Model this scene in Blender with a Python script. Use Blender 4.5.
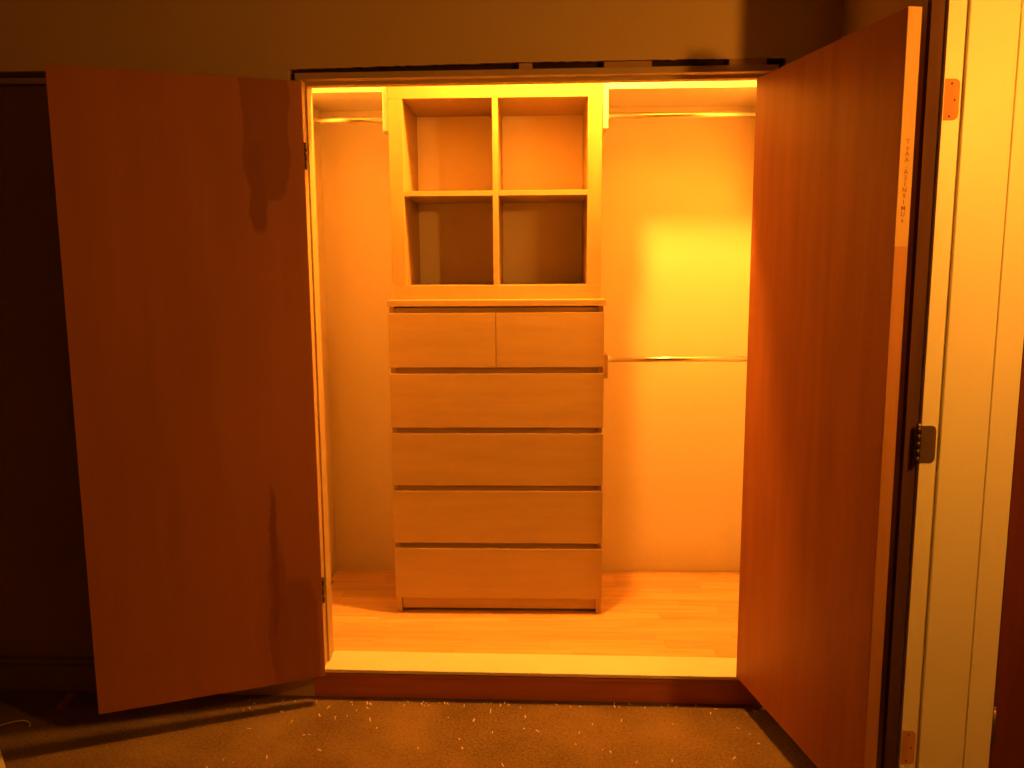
import bpy, bmesh, math, random
from mathutils import Matrix, Vector
random.seed(7)
scene = bpy.context.scene
for o in list(bpy.data.objects):
    bpy.data.objects.remove(o)
C = scene.collection

# ------------------------------------------------------------------ camera
F, CX, CY, CZ, YAW, PITCH, ROLL = 828.0, 0.16606, -3.08024, 1.35767, -0.03367, 0.14294, -0.00621
f0 = Vector((math.sin(YAW), math.cos(YAW), 0)); r0 = Vector((math.cos(YAW), -math.sin(YAW), 0)); u0 = Vector((0, 0, 1))
fw = f0 * math.cos(PITCH) - u0 * math.sin(PITCH)
up = u0 * math.cos(PITCH) + f0 * math.sin(PITCH)
rt = r0 * math.cos(ROLL) + up * math.sin(ROLL)
up = up * math.cos(ROLL) - r0 * math.sin(ROLL)
cam = bpy.data.cameras.new('camera')
cam.sensor_width = 36.0
cam.lens = F / 1024 * 36.0
cam.clip_start = 0.02
co = bpy.data.objects.new('camera', cam)
C.objects.link(co)
co.matrix_world = Matrix(((rt.x, up.x, -fw.x, CX), (rt.y, up.y, -fw.y, CY), (rt.z, up.z, -fw.z, CZ), (0, 0, 0, 1)))
scene.camera = co

# ------------------------------------------------------------------ world, exposure, lamp settings
w = bpy.data.worlds.new('night')
scene.world = w
w.use_nodes = True
w.node_tree.nodes['Background'].inputs[0].default_value = (0.004, 0.0015, 0.0002, 1)
w.node_tree.nodes['Background'].inputs[1].default_value = 1.0
vs = scene.view_settings
vs.view_transform = 'Standard'
vs.look = 'None'
vs.gamma = 1.0
vs.use_curve_mapping = False
vs.exposure = 0.0
LAMP_COL = (1.0, 0.33, 0.027, 1)
LAMP_A = (0.262, -0.20, 2.40)      # bare bulb inside the closet, over the opening
LAMP_B = (1.39, -2.05, 1.80)      # bare bulb in the passage by the door frame
POW_A, POW_B = 2750.0, 1300.0

# ------------------------------------------------------------------ materials
def new_mat(name):
    m = bpy.data.materials.new(name)
    m.use_nodes = True
    nt = m.node_tree
    b = nt.nodes['Principled BSDF']
    return m, nt, b

def N(nt, t, **kw):
    n = nt.nodes.new(t)
    for k, v in kw.items():
        setattr(n, k, v)
    return n

def coords(nt, scale=(1, 1, 1), kind='Object'):
    tc = N(nt, 'ShaderNodeTexCoord'); mp = N(nt, 'ShaderNodeMapping')
    nt.links.new(tc.outputs[kind], mp.inputs[0]); mp.inputs['Scale'].default_value = scale
    return mp.outputs[0]

def plain(name, col, rough=0.6, nscale=12.0, var=0.08, bump=0.0, bscale=200.0, metal=0.0, spec=0.5):
    m, nt, b = new_mat(name)
    v = coords(nt)
    n = N(nt, 'ShaderNodeTexNoise'); n.inputs['Scale'].default_value = nscale; n.inputs['Detail'].default_value = 5
    nt.links.new(v, n.inputs['Vector'])
    mx = N(nt, 'ShaderNodeMix', data_type='RGBA')
    lo = tuple(c * (1 - var) for c in col); hi = tuple(min(1, c * (1 + var)) for c in col)
    mx.inputs[6].default_value = lo + (1,); mx.inputs[7].default_value = hi + (1,)
    nt.links.new(n.outputs[0], mx.inputs[0]); nt.links.new(mx.outputs[2], b.inputs['Base Color'])
    b.inputs['Roughness'].default_value = rough
    b.inputs['Metallic'].default_value = metal
    b.inputs['Specular IOR Level'].default_value = spec
    if bump > 0:
        n2 = N(nt, 'ShaderNodeTexNoise'); n2.inputs['Scale'].default_value = bscale; n2.inputs['Detail'].default_value = 3
        nt.links.new(v, n2.inputs['Vector'])
        bp = N(nt, 'ShaderNodeBump'); bp.inputs['Strength'].default_value = bump; bp.inputs['Distance'].default_value = 0.004
        nt.links.new(n2.outputs[0], bp.inputs['Height']); nt.links.new(bp.outputs[0], b.inputs['Normal'])
    return m

def wood(name, c1, c2, grain='x', rough=0.5, stretch=14.0, scale=5.0, rand=0.0, spec=0.4, stains=None):
    m, nt, b = new_mat(name)
    s = {'x': (1, stretch, stretch), 'y': (stretch, 1, stretch), 'z': (stretch, stretch, 1)}[grain]
    v = coords(nt, s)
    oi = N(nt, 'ShaderNodeObjectInfo')
    ad = N(nt, 'ShaderNodeVectorMath', operation='ADD')
    cb = N(nt, 'ShaderNodeVectorMath', operation='SCALE'); cb.inputs[0].default_value = (37, 51, 23)
    nt.links.new(oi.outputs['Random'], cb.inputs['Scale'])
    nt.links.new(v, ad.inputs[0]); nt.links.new(cb.outputs[0], ad.inputs[1])
    n = N(nt, 'ShaderNodeTexNoise'); n.inputs['Scale'].default_value = scale; n.inputs['Detail'].default_value = 6; n.inputs['Roughness'].default_value = 0.6
    nt.links.new(ad.outputs[0], n.inputs['Vector'])
    cr = N(nt, 'ShaderNodeMapRange'); cr.inputs[1].default_value = 0.3; cr.inputs[2].default_value = 0.7
    nt.links.new(n.outputs[0], cr.inputs[0])
    mx = N(nt, 'ShaderNodeMix', data_type='RGBA'); mx.inputs[6].default_value = c1 + (1,); mx.inputs[7].default_value = c2 + (1,)
    nt.links.new(cr.outputs[0], mx.inputs[0])
    out = mx.outputs[2]
    if rand > 0:
        hs = N(nt, 'ShaderNodeMapRange'); hs.inputs[3].default_value = 1 - rand; hs.inputs[4].default_value = 1 + rand
        nt.links.new(oi.outputs['Random'], hs.inputs[0])
        vm = N(nt, 'ShaderNodeVectorMath', operation='SCALE')
        nt.links.new(out, vm.inputs[0]); nt.links.new(hs.outputs[0], vm.inputs['Scale']); out = vm.outputs[0]
    if stains:
        tc = N(nt, 'ShaderNodeTexCoord')
        dn = N(nt, 'ShaderNodeTexNoise'); dn.inputs['Scale'].default_value = 9; dn.inputs['Detail'].default_value = 4
        nt.links.new(tc.outputs['Object'], dn.inputs['Vector'])
        sub = N(nt, 'ShaderNodeVectorMath', operation='SUBTRACT'); sub.inputs[1].default_value = (0.5, 0.5, 0.5)
        nt.links.new(dn.outputs[1], sub.inputs[0])
        sc = N(nt, 'ShaderNodeVectorMath', operation='SCALE'); sc.inputs['Scale'].default_value = 0.045
        nt.links.new(sub.outputs[0], sc.inputs[0])
        a2 = N(nt, 'ShaderNodeVectorMath', operation='ADD')
        nt.links.new(tc.outputs['Object'], a2.inputs[0]); nt.links.new(sc.outputs[0], a2.inputs[1])
        acc = None
        for (cx, cz, rx, rz, amt, soft) in stains:       # rounded (superellipse) blots in the plane of the door
            s1 = N(nt, 'ShaderNodeVectorMath', operation='SUBTRACT'); s1.inputs[1].default_value = (cx, 0, cz)
            nt.links.new(a2.outputs[0], s1.inputs[0])
            m1 = N(nt, 'ShaderNodeVectorMath', operation='MULTIPLY'); m1.inputs[1].default_value = (1 / rx, 0, 1 / rz)
            nt.links.new(s1.outputs[0], m1.inputs[0])
            sq = N(nt, 'ShaderNodeVectorMath', operation='MULTIPLY'); nt.links.new(m1.outputs[0], sq.inputs[0]); nt.links.new(m1.outputs[0], sq.inputs[1])
            ln = N(nt, 'ShaderNodeVectorMath', operation='LENGTH'); nt.links.new(sq.outputs[0], ln.inputs[0])
            mr = N(nt, 'ShaderNodeMapRange', interpolation_type='SMOOTHSTEP')
            mr.inputs[1].default_value = 1 + soft; mr.inputs[2].default_value = 1 - soft; mr.inputs[3].default_value = 0; mr.inputs[4].default_value = amt
            nt.links.new(ln.outputs['Value'], mr.inputs[0])
            if acc is None:
                acc = mr.outputs[0]
            else:
                mm = N(nt, 'ShaderNodeMath', operation='MAXIMUM'); nt.links.new(acc, mm.inputs[0]); nt.links.new(mr.outputs[0], mm.inputs[1]); acc = mm.outputs[0]
        m3 = N(nt, 'ShaderNodeMix', data_type='RGBA'); m3.inputs[7].default_value = (c1[0] * .35, c1[1] * .22, c1[2] * .2, 1)
        nt.links.new(acc, m3.inputs[0]); nt.links.new(out, m3.inputs[6]); out = m3.outputs[2]
    nt.links.new(out, b.inputs['Base Color'])
    b.inputs['Roughness'].default_value = rough
    b.inputs['Specular IOR Level'].default_value = spec
    bp = N(nt, 'ShaderNodeBump'); bp.inputs['Strength'].default_value = 0.08; bp.inputs['Distance'].default_value = 0.002
    nt.links.new(n.outputs[0], bp.inputs['Height']); nt.links.new(bp.outputs[0], b.inputs['Normal'])
    return m

def emit(name, col, st):
    m = bpy.data.materials.new(name); m.use_nodes = True
    nt = m.node_tree; nt.nodes.remove(nt.nodes['Principled BSDF'])
    e = N(nt, 'ShaderNodeEmission'); e.inputs[0].default_value = col; e.inputs[1].default_value = st
    nt.links.new(e.outputs[0], nt.nodes['Material Output'].inputs[0])
    return m

def carpet_mat():
    m, nt, b = new_mat('carpet')
    v = coords(nt)
    n1 = N(nt, 'ShaderNodeTexNoise'); n1.inputs['Scale'].default_value = 4; n1.inputs['Detail'].default_value = 4
    n2 = N(nt, 'ShaderNodeTexNoise'); n2.inputs['Scale'].default_value = 110; n2.inputs['Detail'].default_value = 4; n2.inputs['Roughness'].default_value = 0.8
    for n in (n1, n2): nt.links.new(v, n.inputs['Vector'])
    ad = N(nt, 'ShaderNodeMath', operation='MULTIPLY_ADD'); ad.inputs[1].default_value = 0.4
    nt.links.new(n1.outputs[0], ad.inputs[0])
    m5 = N(nt, 'ShaderNodeMath', operation='MULTIPLY'); m5.inputs[1].default_value = 0.75
    nt.links.new(n2.outputs[0], m5.inputs[0]); nt.links.new(m5.outputs[0], ad.inputs[2])
    mr = N(nt, 'ShaderNodeMapRange'); mr.inputs[1].default_value = 0.42; mr.inputs[2].default_value = 0.74
    nt.links.new(ad.outputs[0], mr.inputs[0])
    mx = N(nt, 'ShaderNodeMix', data_type='RGBA')
    mx.inputs[6].default_value = (0.11, 0.072, 0.036, 1); mx.inputs[7].default_value = (0.29, 0.20, 0.10, 1)
    nt.links.new(mr.outputs[0], mx.inputs[0]); nt.links.new(mx.outputs[2], b.inputs['Base Color'])
    b.inputs['Roughness'].default_value = 0.95; b.inputs['Specular IOR Level'].default_value = 0.1
    bp = N(nt, 'ShaderNodeBump'); bp.inputs['Strength'].default_value = 0.9; bp.inputs['Distance'].default_value = 0.006
    nt.links.new(n2.outputs[0], bp.inputs['Height']); nt.links.new(bp.outputs[0], b.inputs['Normal'])
    return m

M = {}
M['carpet'] = carpet_mat()
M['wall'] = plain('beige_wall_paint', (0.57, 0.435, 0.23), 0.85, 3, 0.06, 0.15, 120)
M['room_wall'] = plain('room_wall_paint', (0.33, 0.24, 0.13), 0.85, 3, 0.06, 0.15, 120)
M['ceiling'] = plain('ceiling_paint', (0.34, 0.29, 0.22), 0.9, 3, 0.04, 0.15, 120)
M['closet_wall'] = plain('closet_wall_paint', (0.86, 0.78, 0.65), 0.75, 2.5, 0.06, 0.12, 90)
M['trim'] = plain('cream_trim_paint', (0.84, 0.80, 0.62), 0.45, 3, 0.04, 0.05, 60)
M['sill'] = plain('pale_sill_paint', (0.86, 0.82, 0.68), 0.5, 8, 0.05, 0.05, 60)
M['white'] = plain('white_laminate', (0.74, 0.71, 0.66), 0.45, 5, 0.02)
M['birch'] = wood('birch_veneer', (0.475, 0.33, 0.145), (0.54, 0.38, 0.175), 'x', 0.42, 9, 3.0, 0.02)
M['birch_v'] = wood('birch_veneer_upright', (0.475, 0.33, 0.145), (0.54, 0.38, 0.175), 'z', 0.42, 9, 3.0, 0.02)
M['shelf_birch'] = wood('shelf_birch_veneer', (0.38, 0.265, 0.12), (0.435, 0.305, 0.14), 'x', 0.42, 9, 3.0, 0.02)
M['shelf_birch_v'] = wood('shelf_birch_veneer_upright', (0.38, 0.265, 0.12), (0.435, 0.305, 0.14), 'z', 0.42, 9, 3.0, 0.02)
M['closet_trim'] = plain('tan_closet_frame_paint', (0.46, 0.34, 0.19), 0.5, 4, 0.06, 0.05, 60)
M['stud'] = wood('bare_stud_edge', (0.075, 0.035, 0.02), (0.11, 0.05, 0.028), 'z', 0.8, 10, 4.0, 0, 0.1)
M['laminate'] = wood('floor_laminate', (0.66, 0.40, 0.17), (0.84, 0.58, 0.28), 'x', 0.28, 16, 3.0, 0.13, 0.5)
M['underlay'] = plain('floor_underlay', (0.30, 0.18, 0.08), 0.8)
STAINS = [(0.110, 1.78, 0.070, 0.22, 0.42, .10), (0.142, 1.60, 0.026, 0.14, 0.5, .22),
          (0.140, 0.12, 0.028, 0.36, 0.34, .30), (0.075, 0.02, 0.060, 0.33, 0.32, .15), (0.147, 0.40, 0.010, 0.26, 0.5, .4)]
M['door_l'] = wood('lauan_door_veneer_stained', (0.40, 0.155, 0.055), (0.46, 0.185, 0.066), 'z', 0.5, 10, 1.2, 0, 0.35, STAINS)
M['door'] = wood('lauan_door_veneer', (0.30, 0.10, 0.03), (0.40, 0.145, 0.046), 'z', 0.5, 12, 1.6, 0, 0.35)
M['dimdoor'] = plain('old_brown_door_paint', (0.24, 0.18, 0.095), 0.6, 3, 0.08)
M['door_edge'] = wood('pale_door_edge_wood', (0.50, 0.32, 0.12), (0.60, 0.40, 0.16), 'z', 0.6, 12, 3.0, 0, 0.3)
M['door_edge_dark'] = wood('dark_door_edge_wood', (0.40, 0.19, 0.075), (0.47, 0.23, 0.09), 'z', 0.6, 12, 3.0, 0, 0.3)  # darker brown tone for the lower door edge and strike plate
M['mahogany'] = wood('dark_red_door_veneer', (0.13, 0.03, 0.014), (0.18, 0.042, 0.02), 'z', 0.5, 12, 2.0, 0, 0.3)
M['kick'] = wood('dark_kick_board', (0.42, 0.14, 0.05), (0.52, 0.18, 0.07), 'x', 0.6, 12, 3.0, 0, 0.3)
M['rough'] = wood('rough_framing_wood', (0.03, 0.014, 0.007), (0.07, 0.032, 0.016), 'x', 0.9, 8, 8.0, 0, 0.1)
M['shim'] = wood('shim_wood', (0.40, 0.24, 0.11), (0.50, 0.32, 0.16), 'x', 0.8, 8, 8.0, 0, 0.1)
M['chrome'] = plain('chrome_tube', (0.80, 0.78, 0.74), 0.3, 4, 0.02, metal=1.0)
M['brass'] = plain('dull_brass', (0.34, 0.24, 0.13), 0.38, 20, 0.1, metal=0.9)
M['darkmetal'] = plain('dark_hinge_metal', (0.09, 0.06, 0.04), 0.4, 20, 0.1, metal=0.8)
M['mortise'] = wood('raw_mortise_wood', (0.50, 0.24, 0.08), (0.62, 0.32, 0.12), 'z', 0.8, 8, 6.0, 0, 0.1)
M['black'] = plain('dark_hole', (0.02, 0.012, 0.008), 0.8)
M['pencil'] = plain('pencil_mark', (0.22, 0.10, 0.04), 0.8)
M['chip'] = plain('pale_wood_chips', (0.85, 0.68, 0.42), 0.7, 30, 0.2)
M['stick'] = wood('reddish_offcut_wood', (0.34, 0.11, 0.045), (0.42, 0.15, 0.06), 'x', 0.7, 8, 5.0)
M['cable'] = plain('pale_cable', (0.62, 0.48, 0.30), 0.5)
M['paper'] = plain('pale_offcut', (0.85, 0.72, 0.5), 0.7)
M['porcelain'] = plain('white_porcelain', (0.85, 0.84, 0.8), 0.25, 4, 0.01)
M['bulb_a'] = emit('closet_bulb_glow', LAMP_COL, POW_A)
M['bulb_b'] = emit('passage_bulb_glow', LAMP_COL, POW_B)

# ------------------------------------------------------------------ mesh helpers
def box(bm, x0, x1, y0, y1, z0, z1, bev=0.0):
    vs_ = [bm.verts.new((x, y, z)) for z in (z0, z1) for x, y in ((x0, y0), (x1, y0), (x1, y1), (x0, y1))]
    fs = [(0, 3, 2, 1), (4, 5, 6, 7), (0, 1, 5, 4), (1, 2, 6, 5), (2, 3, 7, 6), (3, 0, 4, 7)]
    faces = [bm.faces.new([vs_[i] for i in f]) for f in fs]
    if bev > 0:
        ed = {e for f in faces for e in f.edges}
        bmesh.ops.bevel(bm, geom=list(ed), offset=bev, segments=2, profile=0.5, affect='EDGES')

def tube(bm, p0, p1, r, seg=24, cap=True, r2=None):
    p0, p1 = Vector(p0), Vector(p1)
    q = (p1 - p0).to_track_quat('Z', 'Y')
    rings = []
    for p, rr in ((p0, r), (p1, r if r2 is None else r2)):
        rings.append([bm.verts.new(p + q @ Vector((rr * math.cos(2 * math.pi * i / seg), rr * math.sin(2 * math.pi * i / seg), 0))) for i in range(seg)])
    for i in range(seg):
        j = (i + 1) % seg
        bm.faces.new((rings[0][i], rings[0][j], rings[1][j], rings[1][i])).smooth = True
    if cap:
        bm.faces.new(rings[0][::-1]); bm.faces.new(rings[1])

def lathe(bm, prof, origin=(0, 0, 0), seg=24):
    o = Vector(origin); rings = []
    for r, z in prof:
        if r < 1e-6: rings.append([bm.verts.new(o + Vector((0, 0, z)))])
        else: rings.append([bm.verts.new(o + Vector((r * math.cos(2 * math.pi * i / seg), r * math.sin(2 * math.pi * i / seg), z))) for i in range(seg)])
    for a, b in zip(rings, rings[1:]):
        for i in range(seg):
            j = (i + 1) % seg
            f = [a[i % len(a)], a[j % len(a)], b[j % len(b)], b[i % len(b)]]
            f = list(dict.fromkeys(f))
            if len(f) > 2: bm.faces.new(f).smooth = True

def prism(bm, poly, axis, a, b):
    """extrude a 2D polygon along an axis from a to b; poly gives the other two coordinates in xyz order"""
    def P(u, v, t):
        return {'x': (t, u, v), 'y': (u, t, v), 'z': (u, v, t)}[axis]
    A = [bm.verts.new(P(u, v, a)) for u, v in poly]; B = [bm.verts.new(P(u, v, b)) for u, v in poly]
    n = len(poly)
    bm.faces.new(A[::-1]); bm.faces.new(B)
    for i in range(n):
        j = (i + 1) % n
        bm.faces.new((A[i], A[j], B[j], B[i]))

def obj(name, bm, mat, parent=None, mw=None):
    bmesh.ops.recalc_face_normals(bm, faces=bm.faces)
    me = bpy.data.meshes.new(name); bm.to_mesh(me); bm.free()
    me.materials.append(M[mat])
    o = bpy.data.objects.new(name, me); C.objects.link(o)
    if parent is not None: o.parent = parent
    if mw is not None: o.matrix_world = mw
    return o

def bobj(name, dims, mat, parent=None, bev=0.0, mw=None):
    bm = bmesh.new(); box(bm, *dims, bev)
    return obj(name, bm, mat, parent, mw)

def tag(o, label, cat, group=None):
    o['label'] = label; o['category'] = cat
    if group: o['group'] = group
    return o

def struct(o, label=None):
    o['kind'] = 'structure'
    if label: o['label'] = label
    return o

def empty(name, loc=(0, 0, 0), rz=0.0):
    o = bpy.data.objects.new(name, None); C.objects.link(o)
    o.empty_display_size = 0.1
    o.location = loc; o.rotation_euler = (0, 0, rz)
    return o

# the closet's front wall stands one degree askew to the cabinets
PSI = math.radians(-1.0)
WALL = Matrix.Translation((0.135, -0.462, 0)) @ Matrix.Rotation(PSI, 4, 'Z') @ Matrix.Translation((-0.135, 0.0, 0))
# in wall coordinates: x as in the world, y = 0 is the room face, +y into the closet
FLOOR_Z, CEIL = -0.10, 2.49
TW = 0.12                                    # wall thickness
XL, XR, YB = -0.75, 1.056, 0.4786              # closet inner walls
RWX = 1.06                                   # room's right wall, room side
OPL, OPR, HEAD = -0.567, 0.862, 1.926        # finished opening
RO_L, RO_R, RO_T = -0.604, 0.902, 1.965      # rough opening in the wallboard
O2L, O2R = -2.05, -1.285                     # neighbouring closet opening

# ------------------------------------------------------------------ room shell
struct(bobj('floor', (-2.4, 4.0, -4.2, -0.3, FLOOR_Z - 0.1, FLOOR_Z), 'carpet'), 'brown cut pile carpet sprinkled with wood chips')

# front wall: wallboard around the two openings, ragged lower edge above the closet opening
bm = bmesh.new()
box(bm, -2.45, O2L - .03, 0, TW, FLOOR_Z, CEIL)
box(bm, O2R + .03, RO_L, 0, TW, FLOOR_Z, CEIL)
box(bm, RO_R, RWX + .12, 0, TW, FLOOR_Z, CEIL)
box(bm, O2L - .03, O2R + .03, 0, TW, RO_T, CEIL)
poly = [(RO_R, CEIL), (RO_L, CEIL)]
n = 90
for i in range(n + 1):
    t = i / n; x = RO_L + (RO_R - RO_L) * t
    z = 1.957 + 0.008 * min(1, t * 2.2) - 0.001 * t + random.uniform(-.0013, .0013)
    poly.append((x, z))
prism(bm, poly, 'y', 0, 0.013)
box(bm, RO_L, RO_R, 0.013, TW, 1.972, CEIL)
wf = struct(obj('wall_front', bm, 'wall', mw=WALL), 'beige painted wall around the closet opening')
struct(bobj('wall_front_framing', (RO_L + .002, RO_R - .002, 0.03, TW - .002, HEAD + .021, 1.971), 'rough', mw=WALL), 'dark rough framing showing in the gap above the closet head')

# closet frame
fr = empty('trim_1'); fr.matrix_world = WALL; struct(fr, 'cream closet door frame with its casing missing')
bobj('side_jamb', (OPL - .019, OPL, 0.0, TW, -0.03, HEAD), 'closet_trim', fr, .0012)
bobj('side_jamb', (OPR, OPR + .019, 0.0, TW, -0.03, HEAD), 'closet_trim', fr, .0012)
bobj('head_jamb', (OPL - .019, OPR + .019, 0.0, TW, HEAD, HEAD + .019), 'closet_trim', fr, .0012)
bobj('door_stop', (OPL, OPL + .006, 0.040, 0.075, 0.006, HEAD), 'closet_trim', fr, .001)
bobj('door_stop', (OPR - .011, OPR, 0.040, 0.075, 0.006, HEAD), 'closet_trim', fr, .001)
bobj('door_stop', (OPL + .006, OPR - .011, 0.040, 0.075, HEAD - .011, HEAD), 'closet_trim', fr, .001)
for x0, x1, zz in ((0.105, 0.145, .0), (0.362, 0.505, .0), (0.735, 0.845, .001)):
    bobj('shim', (x0, x1, 0.001, 0.06, HEAD + .0195, 1.9615 + zz), 'shim', fr)

# sill and kick board
sl = struct(bobj('trim_3', (OPL - .01, OPR + .01, -0.012, TW + .005, -0.008, 0.005), 'sill', None, .002, WALL), 'pale painted sill board across the closet opening')
kb = empty('baseboard_front'); kb.matrix_world = WALL; struct(kb, 'dark red brown kick board under the closet sill')
bobj('upper_strip', (OPL - .04, OPR + .04, -0.006, TW, -0.026, -0.0125), 'kick', kb, .001)
bobj('board', (OPL - .04, OPR + .04, 0.0, TW, FLOOR_Z, -0.027), 'kick', kb, .001)

# neighbouring closet: frame, sill and closed door
fr2 = empty('trim_2'); fr2.matrix_world = WALL; struct(fr2, 'dim frame of the neighbouring closed closet')
bobj('side_jamb', (O2R, O2R + .019, 0, TW, -.03, HEAD), 'dimdoor', fr2, .001)
bobj('side_jamb', (O2L - .019, O2L, 0, TW, -.03, HEAD), 'dimdoor', fr2, .001)
bobj('head_jamb', (O2L - .019, O2R + .019, 0, TW, HEAD, HEAD + .019), 'dimdoor', fr2, .001)
bobj('sill_board', (O2L - .03, O2R + .03, -.012, TW, .004, .020), 'dimdoor', fr2, .002)
bobj('lower_strip', (O2L - .03, O2R + .03, -.006, TW, -.020, -.003), 'dimdoor', fr2, .001)
bobj('kick_board', (O2L - .03, O2R + .03, 0, TW, FLOOR_Z, -.021), 'dimdoor', fr2, .001)
d3 = empty('door_3'); d3.matrix_world = WALL @ Matrix.Translation((O2L, 0, 0)); struct(d3, 'closed flush closet door in shadow behind the open stained door')
bobj('panel', (.003, O2R - O2L - .003, .004, .038, .024, HEAD - .004), 'dimdoor', d3, .001)

# closet shell
struct(bobj('wall_back', (XL - .1, XR + .1, YB, YB + .1, -.05, CEIL), 'closet_wall'), 'pale plaster back wall of the closet')
struct(bobj('wall_left_closet', (XL - .1, XL, -0.33, YB, -.05, CEIL), 'closet_wall'), 'pale plaster side wall of the closet')
struct(bobj('wall_right_closet', (XR, XR + .1, -0.36, YB, -.05, CEIL), 'closet_wall'), 'pale plaster side wall of the closet behind the open door')
struct(bobj('ceiling_closet', (XL - .1, XR + .1, -0.36, YB + .1, CEIL, CEIL + .08), 'closet_wall'), 'pale closet ceiling')
cf = struct(bobj('floor_closet', (XL, XR, -0.345, YB, -.05, -.0085), 'underlay'), 'wood strip laminate floor of the closet')
rows = 13; y0, dy = -0.338, (YB - .002 + 0.338) / 13
for r in range(rows):
    x = XL - random.uniform(0, .35)
    while x < XR:
        L = random.choice((.28, .36, .42, .50))
        a, b = max(XL + .001, x), min(XR - .001, x + L)
        if b - a > .02:
            bm = bmesh.new(); box(bm, a + .0002, b - .0002, y0 + r * dy + .0002, y0 + (r + 1) * dy - .0002, -.008, random.uniform(-.0002, .0002), .0003)
            obj('plank', bm, 'laminate', cf)
        x += L

# room's other walls, passage
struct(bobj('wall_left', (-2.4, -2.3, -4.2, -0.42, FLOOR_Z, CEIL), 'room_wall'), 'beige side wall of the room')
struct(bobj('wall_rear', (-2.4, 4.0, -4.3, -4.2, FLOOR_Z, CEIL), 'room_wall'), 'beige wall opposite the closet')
struct(bobj('ceiling', (-2.4, 4.0, -4.3, -0.35, CEIL, CEIL + .1), 'ceiling'), 'pale ceiling')
JY, DH, NJY = -1.147, 2.06, -2.70           # far jamb, door head, near jamb
RX2 = 1.268
bm = bmesh.new()
box(bm, RWX, RX2 - .004, JY + .023, -0.44, FLOOR_Z, CEIL)
box(bm, RWX, RX2 - .004, -4.2, NJY - .023, FLOOR_Z, CEIL)
box(bm, RWX, RX2 - .004, NJY - .023, JY + .023, DH + .023, CEIL)
struct(obj('wall_right', bm, 'wall'), 'beige side wall with the door frame beside the open closet door')
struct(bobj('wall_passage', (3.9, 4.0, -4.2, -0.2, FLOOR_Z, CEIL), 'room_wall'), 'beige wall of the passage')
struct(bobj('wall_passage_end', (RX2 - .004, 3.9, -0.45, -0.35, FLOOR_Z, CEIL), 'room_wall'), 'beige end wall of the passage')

# passage door frame
f4 = empty('trim_4', (RWX, JY, FLOOR_Z)); struct(f4, 'cream painted door frame with hinge mortises beside the open closet door')
ZZ = -FLOOR_Z
W4 = RX2 - RWX + .006
H4 = DH - FLOOR_Z
jb = bobj('side_jamb', (-.001, W4, 0, .019, 0, H4), 'trim', f4, .0012)
D = NJY - JY
bobj('side_jamb', (-.001, W4, D - .019, D, 0, H4), 'trim', f4, .0012)
bobj('head_jamb', (-.001, W4, D - .019, .019, H4, H4 + .019), 'trim', f4, .0012)
bobj('door_stop', (.040, .146, -.011, 0, 0, H4), 'trim', f4, .0025)
bobj('back_strip', (.153, W4, -.006, 0, 0, H4), 'trim', f4, .002)
st = bobj('stud_edge', (-.034, -.0045, .010, .03, 0, H4), 'stud', f4, .001); st['label'] = 'bare dark stud edge where the casing is missing'
bobj('door_stop', (.0495, .1545, D, D + .011, 0, H4), 'trim', f4, .0025)
bobj('door_stop', (.0495, .1545, D + .011, -.011, H4 - .011, H4), 'trim', f4, .0025)
def hinge_shape(x0, x1, z0, z1, r=.012):
    p = [(x0, z0)]
    for k in range(5):
        a = -math.pi / 2 + k * math.pi / 8; p.append((x1 - r + r * math.cos(a), z0 + r + r * math.sin(a)))
    for k in range(5):
        a = k * math.pi / 8; p.append((x1 - r + r * math.cos(a), z1 - r + r * math.sin(a)))
    p.append((x0, z1)); return p
for zc in (1.7135, 0.168):
    bm = bmesh.new(); prism(bm, hinge_shape(.001, .034, zc - .0445 + ZZ, zc + .0445 + ZZ), 'y', -.0006, .004)
    mo = obj('hinge_mortise', bm, 'mortise', f4); mo['label'] = 'bare wood hinge mortise'
    for sx, sz in ((.016, .034), (.024, -.001), (.014, -.036)):
        bm = bmesh.new(); tube(bm, (sx, -.0012, zc + sz + ZZ), (sx, .002, zc + sz + ZZ), .0022, 10)
        obj('screw_hole', bm, 'black', mo)
bm = bmesh.new(); prism(bm, hinge_shape(-.004, .033, .935 - .0445 + ZZ, .935 + .0445 + ZZ), 'y', -.0022, .003)
hl = obj('hinge_leaf', bm, 'brass', f4); hl['label'] = 'dull brass hinge leaf'
for k in range(5):
    z0 = .935 - .0445 + ZZ + k * .0178
    bm = bmesh.new(); tube(bm, (-.010, -.007, z0 + .0004), (-.010, -.007, z0 + .0174), .0062, 16)
    obj('knuckle', bm, 'darkmetal', hl)
bm = bmesh.new(); lathe(bm, [(0, .008), (.004, .006), (.006, .002), (.006, 0), (0, 0)], (-.010, -.007, .935 + .0445 + ZZ), 14)
obj('pin_cap', bm, 'brass', hl)
bm = bmesh.new()
for k in range(26):
    z = random.uniform(.15, 1.9) + ZZ; h = random.uniform(.006, .03)
    box(bm, -.0025, -.0003, .0195, .0195 + random.uniform(.001, .003), z, z + h)
s_ = obj('torn_paint', bm, 'rough', f4); s_['kind'] = 'stuff'

# dark door in the passage, hung on the passage side of the frame
d4 = empty('door_4', (RX2 + .014, JY + .006, FLOOR_Z), math.radians(12)); struct(d4, 'dark red brown door in the passage beyond the cream frame')
bobj('panel', (.004, .80, .004, .038, .012, H4 - .004), 'mahogany', d4, .001)
for zc in (1.713, .225):
    bm = bmesh.new(); tube(bm, (-.001, -.003, zc - .045 + ZZ), (-.001, -.003, zc + .045 + ZZ), .006, 16)
    lathe(bm, [(.006, 0), (.0055, .004), (.003, .007), (0, .008)], (-.001, -.003, zc + .045 + ZZ), 16)
    obj('hinge_barrel', bm, 'brass', d4)

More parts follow.
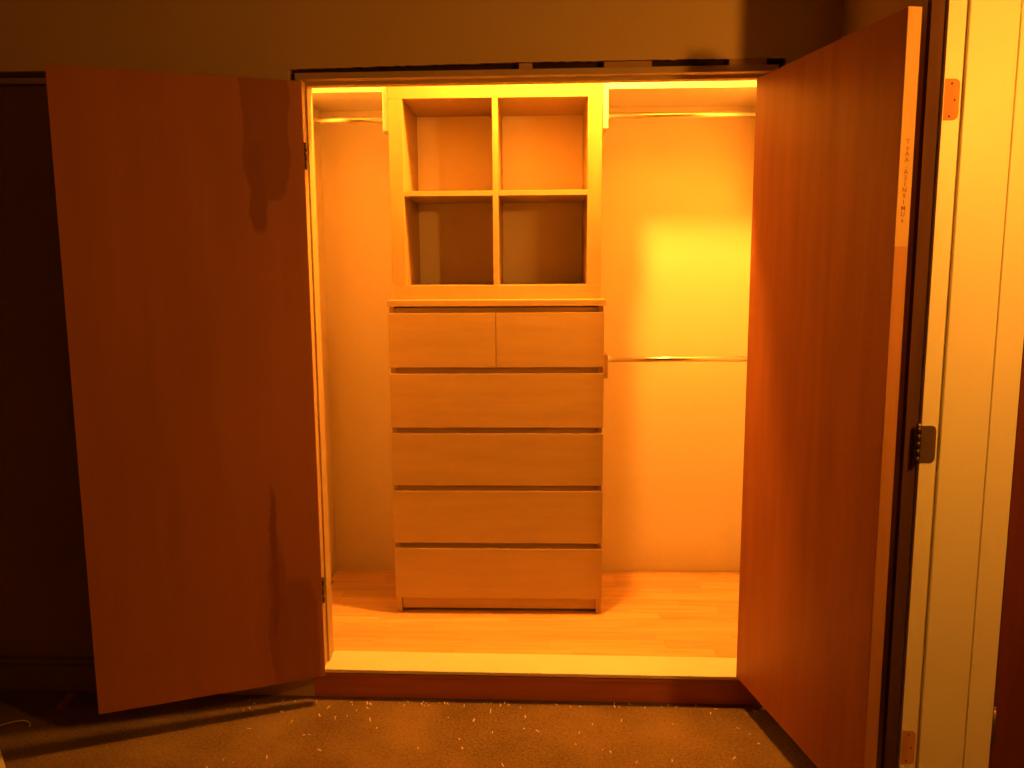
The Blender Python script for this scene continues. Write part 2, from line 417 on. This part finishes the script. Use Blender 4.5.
# ------------------------------------------------------------------ open closet doors
def slab(name, loc, ang, wd, y0, y1, z0, z1, face_mat):
    d = empty(name, loc, ang)
    bobj('panel', (0, wd - .0, y0, y1, z0, z1), face_mat, d, .0012)
    return d
TH = .034
d1 = slab('door_1', (-.551, -.500, 0), math.atan2(-.3716, -.9284), .685, -TH, 0, .000, 1.910, 'door_l')
struct(d1, 'open flush wooden closet door with dark water stains, swung back to the wall')
for z0, z1 in ((1.653, 1.735), (.244, .331)):
    bm = bmesh.new()
    for k in range(3):
        h = (z1 - z0) / 3; tube(bm, (-.006, -TH + .001, z0 + k * h + .0005), (-.006, -TH + .001, z0 + (k + 1) * h - .0005), .006, 14)
    box(bm, -.0012, 0.0006, -TH + .002, -.004, z0, z1)
    obj('hinge', bm, 'darkmetal', d1)

WR = .711
d2 = slab('door_2', (.814, -.484, 0), math.atan2(-.701, .144), WR - .0008, 0, TH, .005, 1.902, 'door')
struct(d2, 'open flush wooden closet door with pencilled letters on its pale edge')
e1 = bobj('edge_strip', (WR - .0012, WR + .0012, .0006, TH - .0006, 1.392, 1.9015), 'door_edge', d2, .0006)
e1['label'] = 'pale bare wood edge of the door with pencilled letters'
e2 = bobj('edge_strip', (WR - .0012, WR + .0012, .0006, TH - .0006, .0055, 1.3915), 'door_edge_dark', d2, .0006)  # edge below the lettered part, in the darker wood tone
e2['label'] = 'darker lower edge of the door'
bobj('strike_plate', (WR - .001, WR + .0022, .006, .026, .852, .952), 'door_edge_dark', d2, .0005)
# pencilled column of letters on the edge
letters = 'TaAA.A31N91MUa'
zt, zb = 1.629, 1.446
for i, ch in enumerate(letters):
    cu = bpy.data.curves.new('pencil_letter', 'FONT'); cu.body = ch; cu.size = .0145; cu.align_x = 'CENTER'; cu.extrude = .0002
    cu.offset = .0001
    to = bpy.data.objects.new('tmp', cu)
    me = bpy.data.meshes.new_from_object(to)
    bpy.data.objects.remove(to)
    me.materials.append(M['pencil'])
    o = bpy.data.objects.new('pencil_letter', me); C.objects.link(o); o.parent = e1
    z = zt + (zb - zt) * (i + 1) / len(letters)
    # local: letter x -> door local +y, letter y -> z, normal -> +x
    o.matrix_local = Matrix(((0, 0, 1, WR + .0015), (1, 0, 0, .018 - .003 * i / 14), (0, 1.0, 0, z), (0, 0, 0, 1)))
for z0, z1 in ((1.653, 1.735), (.244, .331)):
    bm = bmesh.new()
    for k in range(3):
        h = (z1 - z0) / 3; tube(bm, (-.006, TH + .001, z0 + k * h + .0005), (-.006, TH + .001, z0 + (k + 1) * h - .0005), .006, 14)
    obj('hinge', bm, 'darkmetal', d2)

# ------------------------------------------------------------------ chest of drawers
ch = empty('chest_of_drawers', (0, 0, 0)); tag(ch, 'birch chest of six handleless drawers standing on the closet floor', 'dresser')
DD = .476
bobj('top_panel', (-.403, .411, 0, DD, 1.2055, 1.2285), 'birch', ch, .0012)
bobj('side_panel', (-.398, -.378, .018, DD, .001, 1.205), 'birch_v', ch, .001)
bobj('side_panel', (.384, .404, .018, DD, .001, 1.205), 'birch_v', ch, .001)
bobj('back_panel', (-.377, .383, DD - .008, DD - .001, .02, 1.20), 'birch', ch)
bobj('plinth', (-.377, .383, .030, .046, .014, .066), 'birch', ch, .001)
bobj('front_rail', (-.377, .383, .0215, .046, .067, 1.2), 'birch', ch)
def drawer(x0, x1, z0, z1):
    bm = bmesh.new(); box(bm, x0, x1, 0.002, .020, z0, z1, .0012)
    return obj('drawer', bm, 'birch', ch)
XD = .3965
drawer(-.399, .0018, .976, 1.181); drawer(.0042, .406, .976, 1.181)
for z0, z1 in ((.7456, .952), (.5206, .7224), (.2913, .4977), (.067, .2683)):
    drawer(-.399, .406, z0, z1)

# ------------------------------------------------------------------ open cube shelf on the chest
SZ, SF, SX = 1.2287, .091, .0016
sh = empty('cube_shelf', (SX, SF, SZ)); tag(sh, 'birch open cube shelf with four compartments standing on the chest of drawers', 'shelf')
SD = YB - .002 - SF
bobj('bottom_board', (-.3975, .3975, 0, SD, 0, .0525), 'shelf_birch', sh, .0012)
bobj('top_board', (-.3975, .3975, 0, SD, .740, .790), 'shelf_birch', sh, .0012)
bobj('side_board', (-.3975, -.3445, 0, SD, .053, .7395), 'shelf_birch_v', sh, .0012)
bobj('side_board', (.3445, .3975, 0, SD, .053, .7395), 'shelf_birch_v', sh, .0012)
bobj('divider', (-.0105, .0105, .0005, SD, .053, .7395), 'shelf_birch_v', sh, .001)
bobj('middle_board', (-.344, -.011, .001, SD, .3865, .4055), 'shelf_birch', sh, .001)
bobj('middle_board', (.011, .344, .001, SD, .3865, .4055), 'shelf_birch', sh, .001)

# ------------------------------------------------------------------ white closet shelves with cleats, hanging rods
def closet_shelf(xa, xb, sgn, label):
    # sgn = +1: right of the cube shelf, cleat at xa;  -1: left, cleat at xb
    t = empty('closet_shelf', ((xa + xb) / 2, .10, 1.996)); cx = (xa + xb) / 2
    tag(t, label, 'shelf')
    bobj('shelf_board', (xa - cx, xb - cx, 0, YB - .103, 0, .026), 'white', t, .001)
    c0, c1 = (xa, xa + .021) if sgn > 0 else (xb - .021, xb)
    bobj('cleat', (c0 - cx, c1 - cx, .0, YB - .103, -.140, -.0005), 'white', t, .001)
closet_shelf(.4003, XR - .001, 1, 'white closet shelf on cleats to the right of the cube shelf')
closet_shelf(XL + .001, -.3970, -1, 'white closet shelf on cleats to the left of the cube shelf')

def rod(xa, xb, y, z, label, socks=True, r=.0115):
    t = empty('hanging_rod', ((xa + xb) / 2, y, z)); cx = (xa + xb) / 2
    tag(t, label, 'rod')
    bm = bmesh.new(); tube(bm, (xa + .004 - cx, 0, 0), (xb - .004 - cx, 0, 0), r, 28); obj('tube', bm, 'chrome', t)
    for x, s in ((xa, 1), (xb, -1)):
        bm = bmesh.new(); tube(bm, (x - cx, 0, 0), (x + s * .003 - cx, 0, 0), r + .010, 24); tube(bm, (x + s * .003 - cx, 0, 0), (x + s * .014 - cx, 0, 0), r + .003, 24, True)
        obj('socket', bm, 'chrome' if socks else 'darkmetal', t)
    return t
rod(.4218, XR - .001, .22, 1.922, 'chrome hanging rod under the white shelf to the right of the cube shelf')
rod(XL + .001, -.4185, .22, 1.918, 'chrome hanging rod under the white shelf to the left of the cube shelf')
lr = rod(.4295, XR - .001, .20, .984, 'chrome hanging rod running from the side of the chest of drawers')
cx = (.4295 + XR - .001) / 2
bobj('cleat', (.4045 - cx, .4290 - cx, -.10, .27, .918 - .984 + .003, 1.012 - .984), 'birch', lr, .001)

# ------------------------------------------------------------------ lamps
def bulb(name, loc, mat, drop, label):
    t = empty(name, loc); tag(t, label, 'lamp')
    if drop < .12:
        bm = bmesh.new(); lathe(bm, [(.045 * math.sin(math.pi * k / 12), -.045 * math.cos(math.pi * k / 12)) for k in range(12)] + [(.018, .0435), (.018, .060)], seg=20)
        obj('globe', bm, mat, t)
        bm = bmesh.new(); lathe(bm, [(0, .0605), (.030, .0605), (.055, .068), (.058, .078), (.058, drop), (0, drop)], seg=24); obj('lampholder', bm, 'porcelain', t)
        return
    bm = bmesh.new(); lathe(bm, [(0, -.032), (.012, -.030), (.022, -.024), (.029, -.013), (.031, 0), (.028, .014), (.020, .028), (.0145, .040), (.0135, .048), (0, .048)], seg=20)
    obj('bulb', bm, mat, t)
    bm = bmesh.new(); lathe(bm, [(0, .0485), (.018, .0485), (.022, .056), (.024, .068), (.050, .074), (.055, .086), (.055, drop), (0, drop)] if drop < .12 else
                            [(0, .0485), (.018, .0485), (.020, .07), (.016, .085), (.004, .09), (.004, drop - .02), (.05, drop - .018), (.05, drop), (0, drop)], seg=24)
    obj('lampholder', bm, 'porcelain', t)
bulb('closet_lamp', LAMP_A, 'bulb_a', CEIL - LAMP_A[2] - .0005, 'glowing glass globe lamp in a white holder on the closet ceiling above the cube shelf')
bulb('passage_lamp', LAMP_B, 'bulb_b', CEIL - LAMP_B[2] - .0005, 'bare glowing bulb hanging on a cord in the passage')

# ------------------------------------------------------------------ things on the carpet
def stick(name, p0, p1, wd, ht, mat, label, cat, z=FLOOR_Z):
    p0, p1 = Vector(p0), Vector(p1); d = p1 - p0
    t = bobj(name, (0, d.length, -wd / 2, wd / 2, 0, ht), mat, None, min(wd, ht) * .12)
    t.location = (p0.x, p0.y, z); t.rotation_euler = (0, 0, math.atan2(d.y, d.x)); tag(t, label, cat)
    return t
stick('wood_offcut', (-1.428, -.560), (-1.432, -.480), .022, .020, 'stick', 'small reddish wood offcut lying on the carpet by the kick board', 'wood scrap')
stick('trim_offcut', (-1.553, -.754), (-1.413, -.919), .06, .012, 'paper', 'pale flat offcut lying on the carpet near the cable', 'wood scrap')
cu = bpy.data.curves.new('loose_cable', 'CURVE'); cu.dimensions = '3D'; cu.bevel_depth = .0022; cu.bevel_resolution = 3
sp = cu.splines.new('NURBS'); pts = [(-1.70, -.74, .003), (-1.62, -.70, .004), (-1.555, -.672, .012), (-1.515, -.655, .018), (-1.487, -.640, .012), (-1.474, -.648, .003), (-1.470, -.66, .0025)]
sp.points.add(len(pts) - 1)
for p, q in zip(sp.points, pts): p.co = q + (1,)
sp.use_endpoint_u = True; sp.order_u = 4
to = bpy.data.objects.new('tmp', cu); me = bpy.data.meshes.new_from_object(to); bpy.data.objects.remove(to)
me.materials.clear(); me.materials.append(M['cable'])
lc = bpy.data.objects.new('loose_cable', me); C.objects.link(lc); lc.location = (0, 0, FLOOR_Z)
tag(lc, 'thin pale loose cable curling on the carpet', 'cable')

bm = bmesh.new()
rc = random.Random(3)
for i in range(120):
    x = rc.uniform(-.85, .98); y = -.475 - abs(rc.gauss(0, .16)) - (rc.uniform(0, .7) if i % 2 else 0)
    if i % 3 == 0: y = -.478 - rc.uniform(0, .03)
    L = rc.choice((.0012, .0018, .0025, .003, .004, .006)); wd = rc.uniform(.0007, .002); a = rc.uniform(0, math.pi); h = rc.uniform(.001, .003)
    dx, dy_ = math.cos(a), math.sin(a); tilt = rc.uniform(0, .006)
    q = []
    for z in (0, h):
        for s, t_ in ((-L, -wd), (L, -wd), (L, wd), (-L, wd)):
            q.append(bm.verts.new((x + dx * s - dy_ * t_, y + dy_ * s + dx * t_, FLOOR_Z + z + (tilt if s > 0 else 0))))
    for f in ((0, 3, 2, 1), (4, 5, 6, 7), (0, 1, 5, 4), (1, 2, 6, 5), (2, 3, 7, 6), (3, 0, 4, 7)): bm.faces.new([q[k] for k in f])
cp = obj('wood_chips', bm, 'chip'); cp['kind'] = 'stuff'; tag(cp, 'pale wood chips and sawdust scattered on the carpet', 'debris')
